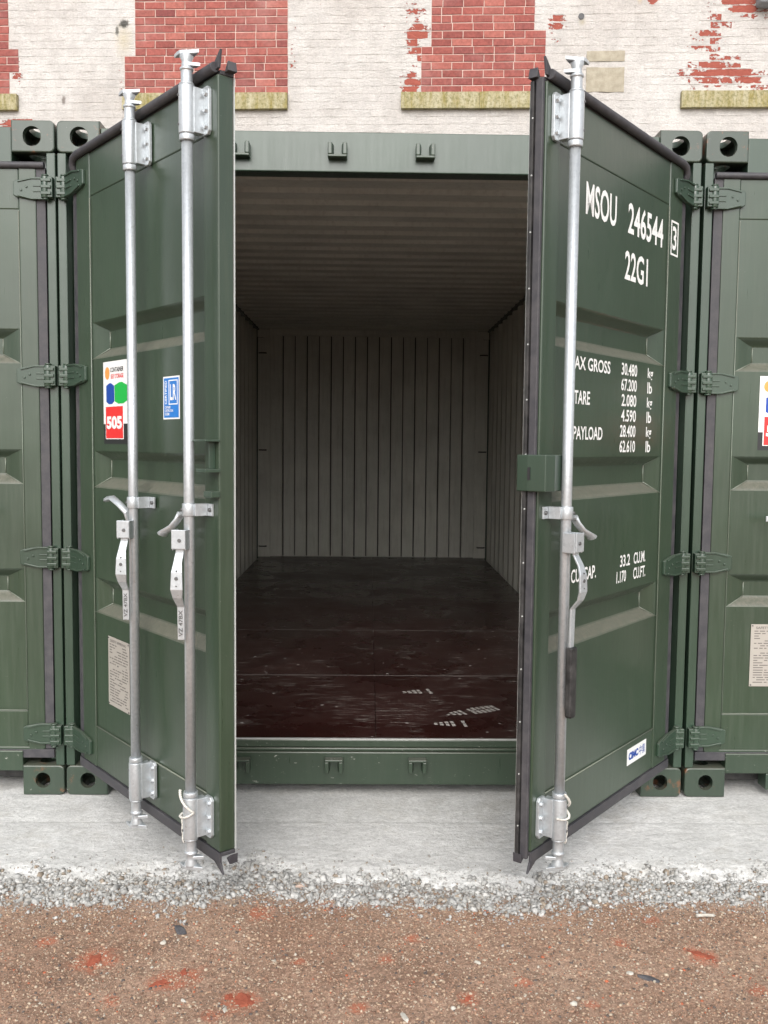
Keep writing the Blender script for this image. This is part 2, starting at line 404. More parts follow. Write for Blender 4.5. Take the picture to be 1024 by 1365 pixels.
# ---------------------------------------------------------------- single stones and scraps
def rock(name, loc, dims, mat, seed, label, cat, rz=0, group=None, sub=3):
    bm = bmesh.new(); bmesh.ops.create_icosphere(bm, subdivisions=sub, radius=1)
    rg = random.Random(seed); planes = [(Vector((rg.gauss(0, 1), rg.gauss(0, 1), rg.gauss(0, 1))).normalized(), rg.uniform(.55, .85)) for _ in range(9)]
    for v in bm.verts:
        for n_, d in planes:
            k = v.co.dot(n_) - d
            if k > 0: v.co -= n_*k
        v.co *= 1 + (.45 if name == 'brick_fragment' else .12)*mn.noise(v.co*2.2 + Vector((seed, 0, 0)))
        v.co = Vector((v.co.x*dims[0], v.co.y*dims[1], v.co.z*dims[2]))
    me = bpy.data.meshes.new(name); bm.to_mesh(me); bm.free(); me.materials.append(mat)
    o = bpy.data.objects.new(name, me); C.objects.link(o); o.location = loc; o.rotation_euler[2] = rz
    return tag(o, label, cat, group)
def stone_mat(name, a, b, sc=40):
    t = NT(name); P = t.coord('World'); n_ = t.noise(P, sc, 6, .75)
    t.bump(n_, .6, .002); return t.set(t.mix(t.ramp(n_, [(.3, 0.), (.7, 1.)]), a, b), .9, 0, .25)
M_pink = stone_mat('pinkish_sandstone', (.42, .29, .23), (.58, .46, .39))
M_brk = stone_mat('orange_brick_chip', (.24, .060, .036), (.38, .115, .066), 45)
M_slate = stone_mat('dark_slate', (.05, .05, .055), (.13, .125, .13))
M_pale = stone_mat('pale_chip', (.36, .33, .28), (.60, .57, .51))
def dz(x, y): return dirt_z(x, y)
rock('stone', (-.253, -.690, pad_z(-.253, -.69) + .017), (.034, .026, .024), M_pink, 3, 'angular pinkish stone on the grey rubble just right of the left door corner', 'stone', .3)
for x, y, d, sd_, lb in [(-.345, -1.300, (.042, .026, .010), 5, 'largest orange red brick piece, bottom left of the middle of the dirt'),
                    (-.575, -1.222, (.030, .016, .008), 6, 'long orange brick piece with a dark crack, between the two larger red pieces'),
                    (-.525, -1.165, (.018, .012, .007), 16, 'small red brick chip just above the cracked orange piece'),
                    (-.784, -1.113, (.036, .022, .008), 7, 'flat crumbling red brick piece, leftmost of the large red pieces in the dirt'),
                    (.911, -1.088, (.040, .016, .006), 8, 'smooth flat reddish brick piece at the right side of the dirt'),
                    (.233, -1.293, (.015, .012, .007), 9, 'small bright red brick chip below the right door in the lower dirt'),
                    (-.385, -1.285, (.016, .012, .007), 10, 'small orange chip touching the left of the largest brick piece')]:
    rock('brick_fragment', (x, y, dz(x, y) + .0005), (d[0]*.95, d[1]*.95, d[2]*.6), M_brk, sd_, lb, 'brick piece', sd_*1.1, 'brick pieces trodden into the dirt')
for x, y, d, sd_, lb in [(-.578, -.962, (.034, .016, .007), 21, 'dark grey slate piece half sunk in the dirt below the left door'),
                         (.729, -1.198, (.032, .013, .006), 22, 'dark slate sliver at the lower right beside a pale pebble')]:
    rock('slate_piece', (x, y, dz(x, y) + .001), d, M_slate, sd_, lb, 'slate', .4*sd_, 'slate pieces in the dirt')
for x, y, d, sd_, lb in [(.685, -1.173, (.013, .010, .008), 31, 'rounded pale grey pebble at the lower right beside the dark slate'),
                         (.066, -1.372, (.012, .030, .006), 32, 'long white chalky scrap at the bottom edge, middle of the dirt'),
                         (.275, -1.125, (.008, .015, .006), 33, 'small white flaky scrap right of the middle of the dirt'),
                         (-.39, -1.335, (.022, .007, .005), 34, 'white torn scrap just left under the largest brick piece'),
                         (-.50, -1.300, (.014, .008, .005), 35, 'white chip under the cracked orange brick piece'),
                         (.50, -1.31, (.014, .012, .008), 36, 'cream pebble at the lower right of the dirt'),
                         (-.61, -1.03, (.014, .011, .008), 37, 'grey pebble in the dirt at the left below the dark slate'),
                         (.19, -1.33, (.010, .009, .007), 38, 'tiny white pebble by the small bright red chip'),
                         (-.60, -.80, (.012, .010, .009), 39, 'round grey clod at the rubble edge below the left door'),
                         (.03, -.80, (.018, .012, .008), 40, 'pale flattish clod in the dirt just under the rubble, near the middle')]:
    rock('pale_stone', (x, y, dz(x, y) + d[2]*.15), (d[0]*.85, d[1]*.85, d[2]*.8), M_pale, sd_, lb, 'pebble', .7*sd_, 'pale chips and pebbles on the dirt', 2)
mb = MB(); mb.tube([(-.028, 0, 0), (0, .0015, .001), (.028, 0, 0)], .0048, 10)
o = mb.build('paint_stick', M_pale); o.location = (.997, -.882, dz(.997, -.882) + .007); o.rotation_euler[2] = .02
tag(o, 'short white stick lying on the dirt just below the rubble at the right', 'stick')

# ---------------------------------------------------------------- corner casting mesh (hollow, holes in end, side, top and bottom)
def obround(w, h, n=10):
    p = []
    r_ = min(w, h)/2; dx, dy = w/2 - r_, h/2 - r_
    for q in range(4):
        cx, cy = ((dx, dy), (-dx, dy), (-dx, -dy), (dx, -dy))[q]
        for k in range(n+1):
            t = math.pi/2*(q + k/n); p.append((cx + r_*math.cos(t), cy + r_*math.sin(t)))
    return p
def casting_mesh(w, h):
    """x 0..0.162 from outer side inwards, y 0..0.178 into the container, z 0..0.118"""
    mb = MB(); mb.box(0, .162, 0, .178, 0, .118)
    o = mb.build('casting_block', M_cast)
    es = [e for e in []]
    bm = bmesh.new(); bm.from_mesh(o.data)
    ed = [e for e in bm.edges if abs((e.verts[0].co - e.verts[1].co).normalized().y) > .9 and e.verts[0].co.x < .01]
    bmesh.ops.bevel(bm, geom=ed, offset=.020, segments=5, affect='EDGES', profile=.5)
    ed = [e for e in bm.edges if all(abs(v.co.y) < 1e-5 for v in e.verts) and len(e.link_faces) == 2 and e.calc_face_angle(0) > 1.]
    bmesh.ops.bevel(bm, geom=ed, offset=.005, segments=2, affect='EDGES', profile=.5)
    bm.to_mesh(o.data); bm.free()
    cuts = []
    c = MB(); c.box(.026, .140, .026, .160, .022, .096); cuts.append(c.build('c', M_cast))
    c = MB(); c.prism([(x + .084, z + .059) for x, z in obround(w, h)], -.02, .06); cuts.append(c.build('c', M_cast))
    c = MB(); c.prism([(y + .095, z + .059) for y, z in obround(.079, .060)], -.02, .06, 'x'); cuts.append(c.build('c', M_cast))
    c = MB(); c.prism([(x + .084, y + .092) for x, y in obround(.063, .112)], -.02, .14, 'z'); cuts.append(c.build('c', M_cast))
    for k in cuts:
        m = o.modifiers.new('b', 'BOOLEAN'); m.operation = 'DIFFERENCE'; m.object = k; m.solver = 'EXACT'
    dg = bpy.context.evaluated_depsgraph_get(); dg.update()
    me = bpy.data.meshes.new_from_object(o.evaluated_get(dg)); me.name = 'corner_casting'
    for k in cuts + [o]: bpy.data.objects.remove(k)
    return me
ME_TOP, ME_BOT = casting_mesh(.068, .074), casting_mesh(.058, .062)

# ---------------------------------------------------------------- doors
TR = [(1.820, 1.785, 1.725, 1.688), (1.360, 1.328, 1.266, 1.226), (.897, .862, .806, .766)]
ZB, ZT = .182, 2.419
def rod_set(door, s, a, zc_open, closed, grip):
    X = lambda v: s*v
    rad = .0158; ro = .052
    m = MB(); m.tube([(X(a), -ro, .19), (X(a), -ro, 2.41)], rad, 20); m.build('lock_rod', M_galv, door)
    for top in (1, -1):                       # sleeves with bolted flange
        z0, z1 = (2.262, 2.395) if top == 1 else (.215, .340)
        m = MB(); n_ = 20; zz = (z0, z1)
        m.lathe(X(a), -ro, [(.023, z0), (.0235, z0+.003), (.0235, z1-.003), (.023, z1)])
        m.box(X(a-.006), X(a+.022), -ro+.010, -.010, z0+.004, z1-.004)
        m.prism([(X(a+.014), z0), (X(a+.042), z0), (X(a+.050), z0+.010), (X(a+.050), z1-.010), (X(a+.042), z1), (X(a+.014), z1)], -.0005, -.011)
        br = m.build('rod_sleeve', M_galv, door, .0015)
        for k in (.16, .5, .84):
            b = MB(); zc = z0 + (z1-z0)*k; b.tube([(X(a+.036), -.011, zc), (X(a+.036), -.018, zc)], [.0080, .0070], 6, smooth=False)
            b.build('bolt', M_galv, door)
        for k in (.2, .8):
            b = MB(); zc = z0 + (z1-z0)*k; b.tube([(X(a-.008), -ro-.0215, zc), (X(a-.008), -ro-.0245, zc)], .004, 8); b.build('rivet', M_bolt, door)
        # collar, neck and the forked cam
        e = top; zo = z1 if top == 1 else z0
        m = MB(); pr = [(.021, zo + e*.0005), (.021, zo + e*.006), (.0165, zo + e*.008), (.0165, zo + e*.040), (.0195, zo + e*.042), (.0195, zo + e*.048),
                        (.0150, zo + e*.050), (.0135, zo + e*.066), (.020, zo + e*.080), (.019, zo + e*.086)]
        m.lathe(X(a), -ro, pr if e == 1 else pr[::-1])
        zc = zo + e*.088
        m.prism([(X(a-.016), -ro-.014), (X(a+.014), -ro-.016), (X(a+.040), -ro-.020), (X(a+.022), -ro+.008), (X(a+.004), -ro+.016), (X(a-.014), -ro+.014), (X(a-.040), -ro+.016), (X(a-.026), -ro-.004)], zc - .0055, zc + .0055, 'z')
        zc2 = zo + e*.058
        m.prism([(X(a+.004), -ro+.010), (X(a+.008), -ro-.012), (X(a+.040), -ro-.004), (X(a+.026), -ro+.010)], zc2 - .006, zc2 + .004, 'z')
        cm = m.build('rod_cam', M_galv, door, .0015)
        pv_ = Matrix.Translation((X(a), -ro, 0)); cm.data.transform(pv_ @ Matrix.Rotation(R(48)*s, 4, 'Z') @ pv_.inverted())
    m = MB(); m.lathe(X(a), -ro, [(.021, 2.243), (.022, 2.246), (.022, 2.258), (.021, 2.2615)]); m.build('rod_collar', M_galv, door)
    m = MB(); m.lathe(X(a), -ro, [(.021, .3405), (.022, .344), (.022, .354), (.021, .357)])
    m.build('rod_collar', M_galv, door)
    # mid guide strap
    m = MB(); z0, z1 = 1.180, 1.216
    m.lathe(X(a), -ro, [(.0205, z0), (.0205, z1)]); m.box(X(a+.008), X(a+.026), -ro+.006, -.0075, z0, z1); m.box(X(a+.006), X(a+.054), -.007, -.0005, z0, z1)
    m.build('rod_guide', M_galv, door, .001)
    m = MB(); zc = .5*(z0+z1); m.tube([(X(a+.043), -.007, zc), (X(a+.043), -.012, zc)], .006, 8); m.build('rivet', M_bolt, door); m = MB(); m.tube([(X(a-.012), -ro-.017, zc), (X(a-.012), -ro-.021, zc)], .005, 8); m.build('rivet', M_bolt, door)
    # hub: U-shaped bracket welded to the rod, handle pivots in it
    h0, h1 = 1.083, 1.142; ha = a + (.004 if grip or closed else -.014)
    made = []
    m = MB()
    m.box(X(ha-.021), X(ha-.0165), -.056, -.100, h0, h1); m.box(X(ha+.0165), X(ha+.021), -.056, -.100, h0, h1); m.box(X(ha-.021), X(ha+.021), -.1005, -.1050, h0 + .004, h1 + .001)
    made.append(m.build('handle_hub', M_galv, door, .002))
    m = MB(); m.tube([(X(ha+.004), -.1050, .5*(h0+h1)), (X(ha+.004), -.1080, .5*(h0+h1))], .0055, 10); made.append(m.build('pivot_bolt', M_bolt, door))
    # handle strap with an outward bow
    prof = [(0, .094), (.045, .094), (.075, .112), (.100, .120), (.150, .122), (.175, .114), (.205, .088), (.303, .086)]
    if closed: prof = prof[:-1] + [(.50, .086)]
    if grip: prof = prof[:-1] + [(.330, .086)]
    wid = [.0125, .0125, .013, .0165, .0185, .0145, .0110, .0105]
    m = MB(); zt = .5*(h0+h1) + .01
    rows = []
    for (d, o_), w in zip(prof, wid):
        if closed: rows.append([(X(ha + t*0 - d), -oo, zt + t) for t, oo in ((-w, o_), (w, o_), (w, o_-.0075), (-w, o_-.0075))])
        else: rows.append([(X(ha + t), -oo, zt - d) for t, oo in ((-w, o_), (w, o_), (w, o_-.0075), (-w, o_-.0075))])
    vv = [[m.bm.verts.new(p) for p in r_] for r_ in rows]
    m._f(vv[0]); m._f(vv[-1][::-1])
    for p, q in zip(vv, vv[1:]):
        for k in range(4): m._f([p[k], p[(k+1) % 4], q[(k+1) % 4], q[k]])
    made.append(m.build('handle', M_galv, door, .0018))
    if not closed:
        m = MB(); zc = zt - .118
        m.tube([(X(ha), -.118, zc), (X(ha), -.1228, zc)], .0055, 8)
        for q in (.022, -.022): m.tube([(X(ha), -.118, zc+q), (X(ha), -.1226, zc+q)], .0025, 6)
        made.append(m.build('handle_mark', M_bolt, door))
        if grip:
            m = MB(); m.prism([(X(ha-.016), zt-.522), (X(ha-.011), zt-.530), (X(ha+.011), zt-.530), (X(ha+.016), zt-.522), (X(ha+.016), zt-.318), (X(ha-.016), zt-.318)], -.075, -.095)
            g = m.build('handle_grip', M_black, door, .004); made.append(g); g['label'] = 'long black rubber handle grip'
        else:
            T_ = Text(); T_.add('VZ 47BX', X(ha) - .006, X(ha) + .006, zt - .292, zt - .215, -.0886, .02, rot=True); made.append(T_.build('embossed_lettering', M_bolt, door, recalc=False))
    if not closed:                            # the rod has turned a little, and its handle with it
        piv = Matrix.Translation((X(a), -ro, 0)); Rz = piv @ Matrix.Rotation(R(6 if grip else 42)*s, 4, 'Z') @ piv.inverted()
        for o_ in made: o_.data.transform(Rz)
    # handle catch on the door face
    ca = a - .108
    m = MB()
    m.box(X(ca-.008), X(ca+.012), -.0, -.010, 1.066, 1.182)
    m.box(X(ca-.004), X(ca+.008), -.010, -.030, 1.075, 1.098)
    m.box(X(ca-.003), X(ca+.007), -.010, -.040, 1.118, 1.128)
    m.build('catch_plate', M_galv, door, .002)
    m = MB()
    if abs(a - 1.05) < .1 or closed: pth = [(X(ca-.004), -.020, 1.180), (X(ca-.010), -.030, 1.158), (X(ca-.026), -.042, 1.135), (X(ca-.052), -.050, 1.122), (X(ca-.072), -.050, 1.112)]
    else: pth = [(X(ca+.014), -.020, 1.125), (X(ca+.012), -.032, 1.160), (X(ca-.016), -.046, 1.186), (X(ca-.060), -.052, 1.204), (X(ca-.098), -.052, 1.198)]
    m.tube(pth, [.014, .013, .013, .0135, .018], 8, flatz=.55)
    m.tube([(X(ca-.001), -.010, pth[0][2]-.004), (X(ca-.001), -.034, pth[0][2]-.004)], .009, 10)
    m.build('handle_catch', M_galv, door, .001)

def hinge(door, s, a0, a1, zc):
    X = lambda v: s*v; L = a1 - a0
    m = MB()
    pts = [(a0, -.041), (a0+.45*L, -.041), (a0+.90*L, -.031), (a1, -.025), (a1, .025), (a0+.90*L, .031), (a0+.45*L, .041), (a0, .041)]
    m.prism([(X(x), zc+z) for x, z in pts], .0, -.012)
    o = m.build('hinge', M_green_clean, door, .003)
    m = MB()
    for e in (-1, 1):
        m.prism([(X(x), zc + e*z) for x, z in [(a0+.004, .034), (a0+.45*L, .034), (a0+.86*L, .022), (a0+.86*L, .028), (a0+.45*L, .0405), (a0+.004, .0405)]], -.0121, -.0165)
        m.box(X(a0+.01), X(a0+.40*L), -.0121, -.0150, zc + e*.010 - .003, zc + e*.010 + .003)
    m.tube([(X(a0+.6*L), -.012, zc+.006), (X(a0+.6*L), -.0155, zc+.006)], .005, 8); m.tube([(X(a0+.76*L), -.012, zc-.006), (X(a0+.76*L), -.0155, zc-.006)], .005, 8)
    m.build('hinge_rib', M_green_clean, door, .0015)

def make_door(parent, s, org, th, Wd, a_in, blade, spec):
    """local frame: origin at the hinge side, x=s*a along the door, -y outward, z up"""
    X = lambda v: s*v
    m = MB()                                                         # perimeter frame is the door's own mesh
    m.box(X(a_in), X(.200), 0, .050, ZB, ZT)
    m.box(X(Wd-.085), X(Wd), 0, .050, ZB, ZT)
    m.box(X(.2005), X(Wd-.0855), .003, .050, 2.266, ZT-.001)
    m.box(X(.2005), X(Wd-.0855), .003, .050, ZB+.001, .335)
    door = m.build('door', M_green, parent, .004)
    door.location = org; door.rotation_euler[2] = -s*th
    # pressed panel with three troughs
    m = MB(); a0, a1 = .2, Wd-.085; F0, D = .006, .040
    zs = [2.266]
    def q(pts): m._f([m.bm.verts.new((X(a), y, z)) for a, y, z in pts])
    top = 2.266
    for (z0, z1, z2, z3) in TR:
        ai = a0 + .006; aj = ai + .078; an = a1 - .004; am = an - .030
        for p_, r_ in ((a0, ai), (ai, an), (an, a1)): q([(p_, F0, top), (r_, F0, top), (r_, F0, z0), (p_, F0, z0)])
        q([(a0, F0, z0), (ai, F0, z0), (ai, F0, z3), (a0, F0, z3)]); q([(an, F0, z0), (a1, F0, z0), (a1, F0, z3), (an, F0, z3)])
        # rounded folds: an S-curve from the face down to the bottom of the trough
        K = 9; us = [i/(K-1) for i in range(K)]; sm = [u*u*(3-2*u)*.55 + u*.45 for u in us]
        o_ring = [(ai, z0), (an, z0), (an, z3), (ai, z3)]; i_ring = [(aj, z1), (am, z1), (am, z2), (aj, z2)]
        for k in range(K-1):
            for e_ in range(4):
                P_ = []
                for kk, ee in ((k, e_), (k, (e_+1) % 4), (k+1, (e_+1) % 4), (k+1, e_)):
                    u_ = us[kk]; P_.append((o_ring[ee][0]*(1-u_) + i_ring[ee][0]*u_, F0 + (D-F0)*sm[kk], o_ring[ee][1]*(1-u_) + i_ring[ee][1]*u_))
                q(P_)
        q([(aj, D, z1), (am, D, z1), (am, D, z2), (aj, D, z2)])
        top = z3
    for p_, r_ in ((a0, ai), (ai, an), (an, a1)): q([(p_, F0, top), (r_, F0, top), (r_, F0, .335), (p_, F0, .335)])
    bmesh.ops.remove_doubles(m.bm, verts=m.bm.verts[:], dist=1e-5)
    bmesh.ops.recalc_face_normals(m.bm, faces=m.bm.faces[:])
    m.bm.normal_update()
    fl = [f_ for f_ in m.bm.faces if f_.normal.y > 1e-5]
    if fl: bmesh.ops.reverse_faces(m.bm, faces=fl)
    back = bmesh.ops.duplicate(m.bm, geom=m.bm.faces[:])['geom']
    for v in [g for g in back if isinstance(g, bmesh.types.BMVert)]: v.co.y += .0025
    bmesh.ops.reverse_faces(m.bm, faces=[g for g in back if isinstance(g, bmesh.types.BMFace)])
    pn = m.build('door_panel', M_green, door, recalc=False)
    m = MB()
    for z0, z1, z2, z3 in TR:
        m.tube([(X(.283), .0385, z1-.002), (X(.283), .0385, z2+.002)], .0022, 6); m.tube([(X(.204), .004, z3), (X(.283), .0385, z2)], .0018, 6)
    m.tube([(X(.203), .002, .337), (X(a1), .002, .337)], .0022, 6); m.tube([(X(.2015), .001, .34), (X(.2015), .001, 2.26)], .0016, 6)
    m.build('weld_seam', M_seam, door)
    # rubber seal round the edge
    g0 = a_in - .035
    m = MB(); cl = spec.get('closed')
    if cl: m.tube([(X(g0+.002), -.002, 2.428), (X(Wd-.005), -.002, 2.430)], .0125, 14)
    else: m.tube([(X(g0+.012), .004, 2.375), (X(g0+.014), -.004, 2.405), (X(g0+.03), -.006, 2.425), (X(g0+.06), -.006, 2.432), (X(Wd-.005), -.006, 2.436)], [.011, .013, .0145, .0145, .0145], 14)
    m.box(X(g0+.012), X(Wd-.001), .008, .052, ZT+.0005, ZT+.012)
    m.prism([(X(g0), ZB-.002), (X(Wd), ZB-.002), (X(Wd), ZB-.036), (X(g0), ZB-.036)], -.002, .006)
    m.box(X(g0+.012), X(Wd-.001), .0065, .052, ZB-.014, ZB-.0015)
    m.box(X(g0), X(a_in-.0005), .002, .012, ZB, ZT-(.0 if cl else .03))
    m.box(X(g0+.022), X(a_in-.0005), .0125, .048, ZB, ZT-.005)
    m.prism([(X(Wd-.045), ZT+.008), (X(Wd+.010), ZT+.012), (X(Wd+.020), ZT+.060), (X(Wd-.01), ZT+.036)], -.004, .004)
    m.prism([(X(Wd-.045), ZB-.030), (X(Wd+.004), ZB-.030), (X(Wd+.018), ZB-.062)], -.002, .005)
    m.prism([(X(Wd+.001), ZT+.006), (X(Wd+.026), ZT+.006), (X(Wd+.020), ZT+.034)], .020, .048)
    m.prism([(X(Wd+.001), ZB-.020), (X(Wd+.022), ZB-.004), (X(Wd+.020), ZB-.034)], .020, .048)
    m.build('door_seal', M_rubber, door, .0015)
    if spec.get('astragal'):
        m = MB(); m.box(X(Wd+.0005), X(Wd+.014), .006, .030, ZB-.02, ZT+.008); m.build('edge_seal', M_rubber, door, .003)
        m = MB(); m.box(X(Wd+.0005), X(Wd+.020), .032, .044, ZB-.015, ZT+.0); m.build('edge_seal_lip', M_black, door, .002)
        m = MB(); m.box(X(Wd+.0005), X(Wd+.006), .0455, .052, ZB, ZT-.02); m.build('retaining_strip', M_strip, door)
        z = ZB+.08
        while z < ZT-.02: m = MB(); m.tube([(X(Wd+.019), .0335, z), (X(Wd+.0215), .0335, z)], .0024, 8); m.build('rivet', M_strip, door); z += .158
    else:
        m = MB(); m.box(X(Wd-.004), X(Wd+.002), .0505, .0535, ZB, ZT); m.build('retaining_strip', M_strip, door)
    for zc in (2.340, 1.640, .943, .246): hinge(door, s, blade[0], blade[1], zc)
    for a in spec['rods']: rod_set(door, s, a, 0, spec.get('closed', False), spec.get('grip', False))
    return door

def lettering_right(door, k=0.):
    def ln(items, lab=None):
        for body, aL, aR, z0, z1 in items:
            T_ = Text(); T_.add(body, -aL, -aR, z0, z1, .0052, .018)
            o = T_.build('lettering', M_white, door, recalc=False); o['label'] = lab
    ln([('MSOU', .862, .640, 2.104, 2.204), ('246544', .548, .244, 2.104, 2.206)], 'white container number MSOU 246544')
    T_ = Text(); T_.add('3', -.170, -.132, 2.112, 2.198, -.0008, .02)
    for x0, x1, z0, z1 in ((-.185, -.178, 2.092, 2.216), (-.122, -.115, 2.092, 2.216), (-.1779, -.1221, 2.092, 2.099), (-.1779, -.1221, 2.209, 2.216)): T_.rect(x0, x1, z0, z1, -.0011)
    o = T_.build('check_digit', M_white, door, recalc=False); o['label'] = 'white check digit 3 in a box'
    ln([('22G1', .564, .372, 1.950, 2.046)], 'white size code 22G1')
    h = .041
    ln([('MAX GROSS', .950, .655, 1.630, 1.671)] + [(b, .566, .438, 1.634-i*.0520, 1.634+h-i*.0520) for i, b in enumerate(['30.480', '67.200'])] + [('kg', .345, .297, 1.626, 1.672), ('lb', .345, .303, 1.582, 1.622)], 'white maximum gross weight lines')
    ln([('TARE', .910, .800, 1.524, 1.566), ('2.080', .560, .438, 1.530, 1.530+h), ('4.590', .560, .438, 1.478, 1.478+h), ('kg', .345, .297, 1.522, 1.568), ('lb', .345, .303, 1.478, 1.518)], 'white tare weight lines')
    ln([('PAYLOAD', .910, .702, 1.414, 1.456), ('28.400', .566, .438, 1.426, 1.426+h), ('62.610', .566, .438, 1.374, 1.374+h), ('kg', .345, .297, 1.418, 1.464), ('lb', .345, .303, 1.374, 1.414)], 'white payload lines')
    ln([('CU. CAP.', .900, .722, .965, 1.008), ('33.2', .534, .452, .980, 1.021), ('CU.M.', .420, .316, .980, 1.021), ('1.170', .560, .482, .926, .967), ('CU.FT.', .420, .312, .926, .967)], 'white cubic capacity lines')

def unit_sticker(door, a0):
    """storage unit sticker; a0 = its edge towards the hinge, left in the picture"""
    y = .0058
    m = Text(); m.rect(a0, a0+.205, 1.385, 1.47, y-.0004); o = m.build('sticker_backing', M_blk, door); o['label'] = 'black lower strip behind the unit sticker'
    m = Text(); m.rect(a0, a0+.200, 1.455, 1.672, y-.0012); o = m.build('unit_sticker', M_vinyl, door); o['label'] = 'white self storage sticker with coloured containers'
    y -= .0018
    m = Text(); m.prism([(a0+.036 + .020*math.cos(t), 1.632 + .022*math.sin(t)) for t in np.linspace(0, 6.2, 18)], y, y+.0004); m.build('logo', M_org, door)
    m = Text(); m.add('CONTAINER', a0+.062, a0+.172, 1.634, 1.650, y, .02); m.build('printed_text', M_blk, door, recalc=False)
    m = Text(); m.add('SELF STORAGE', a0+.066, a0+.172, 1.612, 1.627, y, .02); m.build('printed_text', M_red, door, recalc=False)
    def contr(x0, x1, mat):
        m = Text(); m.prism([(x0, 1.533), (x0+.3*(x1-x0), 1.524), (x0+.7*(x1-x0), 1.524), (x1, 1.533), (x1, 1.586), (x0+.6*(x1-x0), 1.597), (x0+.4*(x1-x0), 1.597), (x0, 1.588)], y, y+.0004); m.build('printed_container', mat, door)
    contr(a0+.026, a0+.094, M_navy); contr(a0+.097, a0+.200, M_grn)
    m = Text(); m.rect(a0+.018, a0+.170, 1.402, 1.518, y-.0002); m.build('number_border', M_vinyl, door)
    m = Text(); m.rect(a0+.022, a0+.166, 1.405, 1.515, y-.0008); m.build('number_panel', M_red, door)
    m = Text(); m.add('505', a0+.030, a0+.160, 1.437, 1.482, y-.0014, .05); o = m.build('unit_number', M_vinyl, door, recalc=False); o['label'] = 'white unit number 505 on red'
def cert_sticker(door, a0):
    y = .0052
    m = Text(); m.rect(a0, a0+.112, 1.465, 1.598, y-.0004); m.build('certification_sticker', M_vinyl, door)['label'] = 'blue and white LR certification sticker'
    m = Text(); m.rect(a0+.006, a0+.106, 1.470, 1.593, y-.0010); m.build('blue_field', M_blue, door)
    m = Text(); yy = y-.0016
    for r_ in ((a0+.040, a0+.100, 1.583, 1.5865), (a0+.040, a0+.100, 1.510, 1.5135), (a0+.040, a0+.044, 1.5136, 1.5829), (a0+.096, a0+.100, 1.5136, 1.5829)): m.rect(*r_, yy)
    m.add('LR', a0+.050, a0+.091, 1.524, 1.573, yy, .02); m.add('CERTIFIED', a0+.013, a0+.028, 1.512, 1.585, yy, .02, rot=True)
    for i, b in enumerate(['CONTAINER', 'CERTIFICATION', 'SCHEME']): m.add(b, a0+.014, a0+(.052, .070, .044)[i], 1.498-i*.0105, 1.506-i*.0105, yy, .02)
    m.build('printed_text', M_vinyl, door, recalc=False)
def data_plate(door, a0):
    y = .0045
    m = MB(); m.box(a0, a0+.180, y-.0015, y, .447, .697); p = m.build('safety_plate', M_plate, door, .0008); p['label'] = 'beige metal safety approval plate with tiny print'
    m = Text(); yy = y-.0019; rg = random.Random(4)
    m.add('SAFETY APPROVAL', a0+.02, a0+.155, .678, .688, yy, .02)
    z = .668
    while z > .455:
        x = a0+.014
        while x < a0+.160:
            w = rg.uniform(.008, .04); w = min(w, a0+.168-x)
            if rg.random() < .72: m.rect(x, x+w, z, z+.0035, yy)
            x += w+.006
        z -= .0098
    m.build('plate_print', M_ptxt, door)
    for x, z in ((.006, .453), (.174, .453), (.006, .691), (.174, .691), (.085, .600)):
        m = MB(); m.tube([(a0+x, y-.0015, z), (a0+x, y-.0035, z)], .003, 8); m.build('rivet', M_bolt, door)

# ---------------------------------------------------------------- containers
def corr(n_per, pitch, depth, flat_in, slope):
    """trapezoid profile as (t, d) list"""
    p = []; fo = pitch - flat_in - 2*slope
    for i in range(n_per):
        b = i*pitch; p += [(b, 0), (b+flat_in, 0), (b+flat_in+slope, depth), (b+flat_in+slope+fo, depth)]
    p.append((n_per*pitch, 0)); return p
def sheet(name, rows_a, rows_b, parent, thick=.002, mats=None):
    m = MB(); a = [m.bm.verts.new(p) for p in rows_a]; b = [m.bm.verts.new(p) for p in rows_b]
    for i in range(len(a)-1): m._f([a[i], a[i+1], b[i+1], b[i]])
    o = m.build(name, mats or [M_int], parent, recalc=False)
    s_ = o.modifiers.new('s', 'SOLIDIFY'); s_.thickness = thick; s_.offset = -1; s_.material_offset = 1 if mats and len(mats) > 1 else 0
    return o
GROUP = 'green storage containers standing side by side'
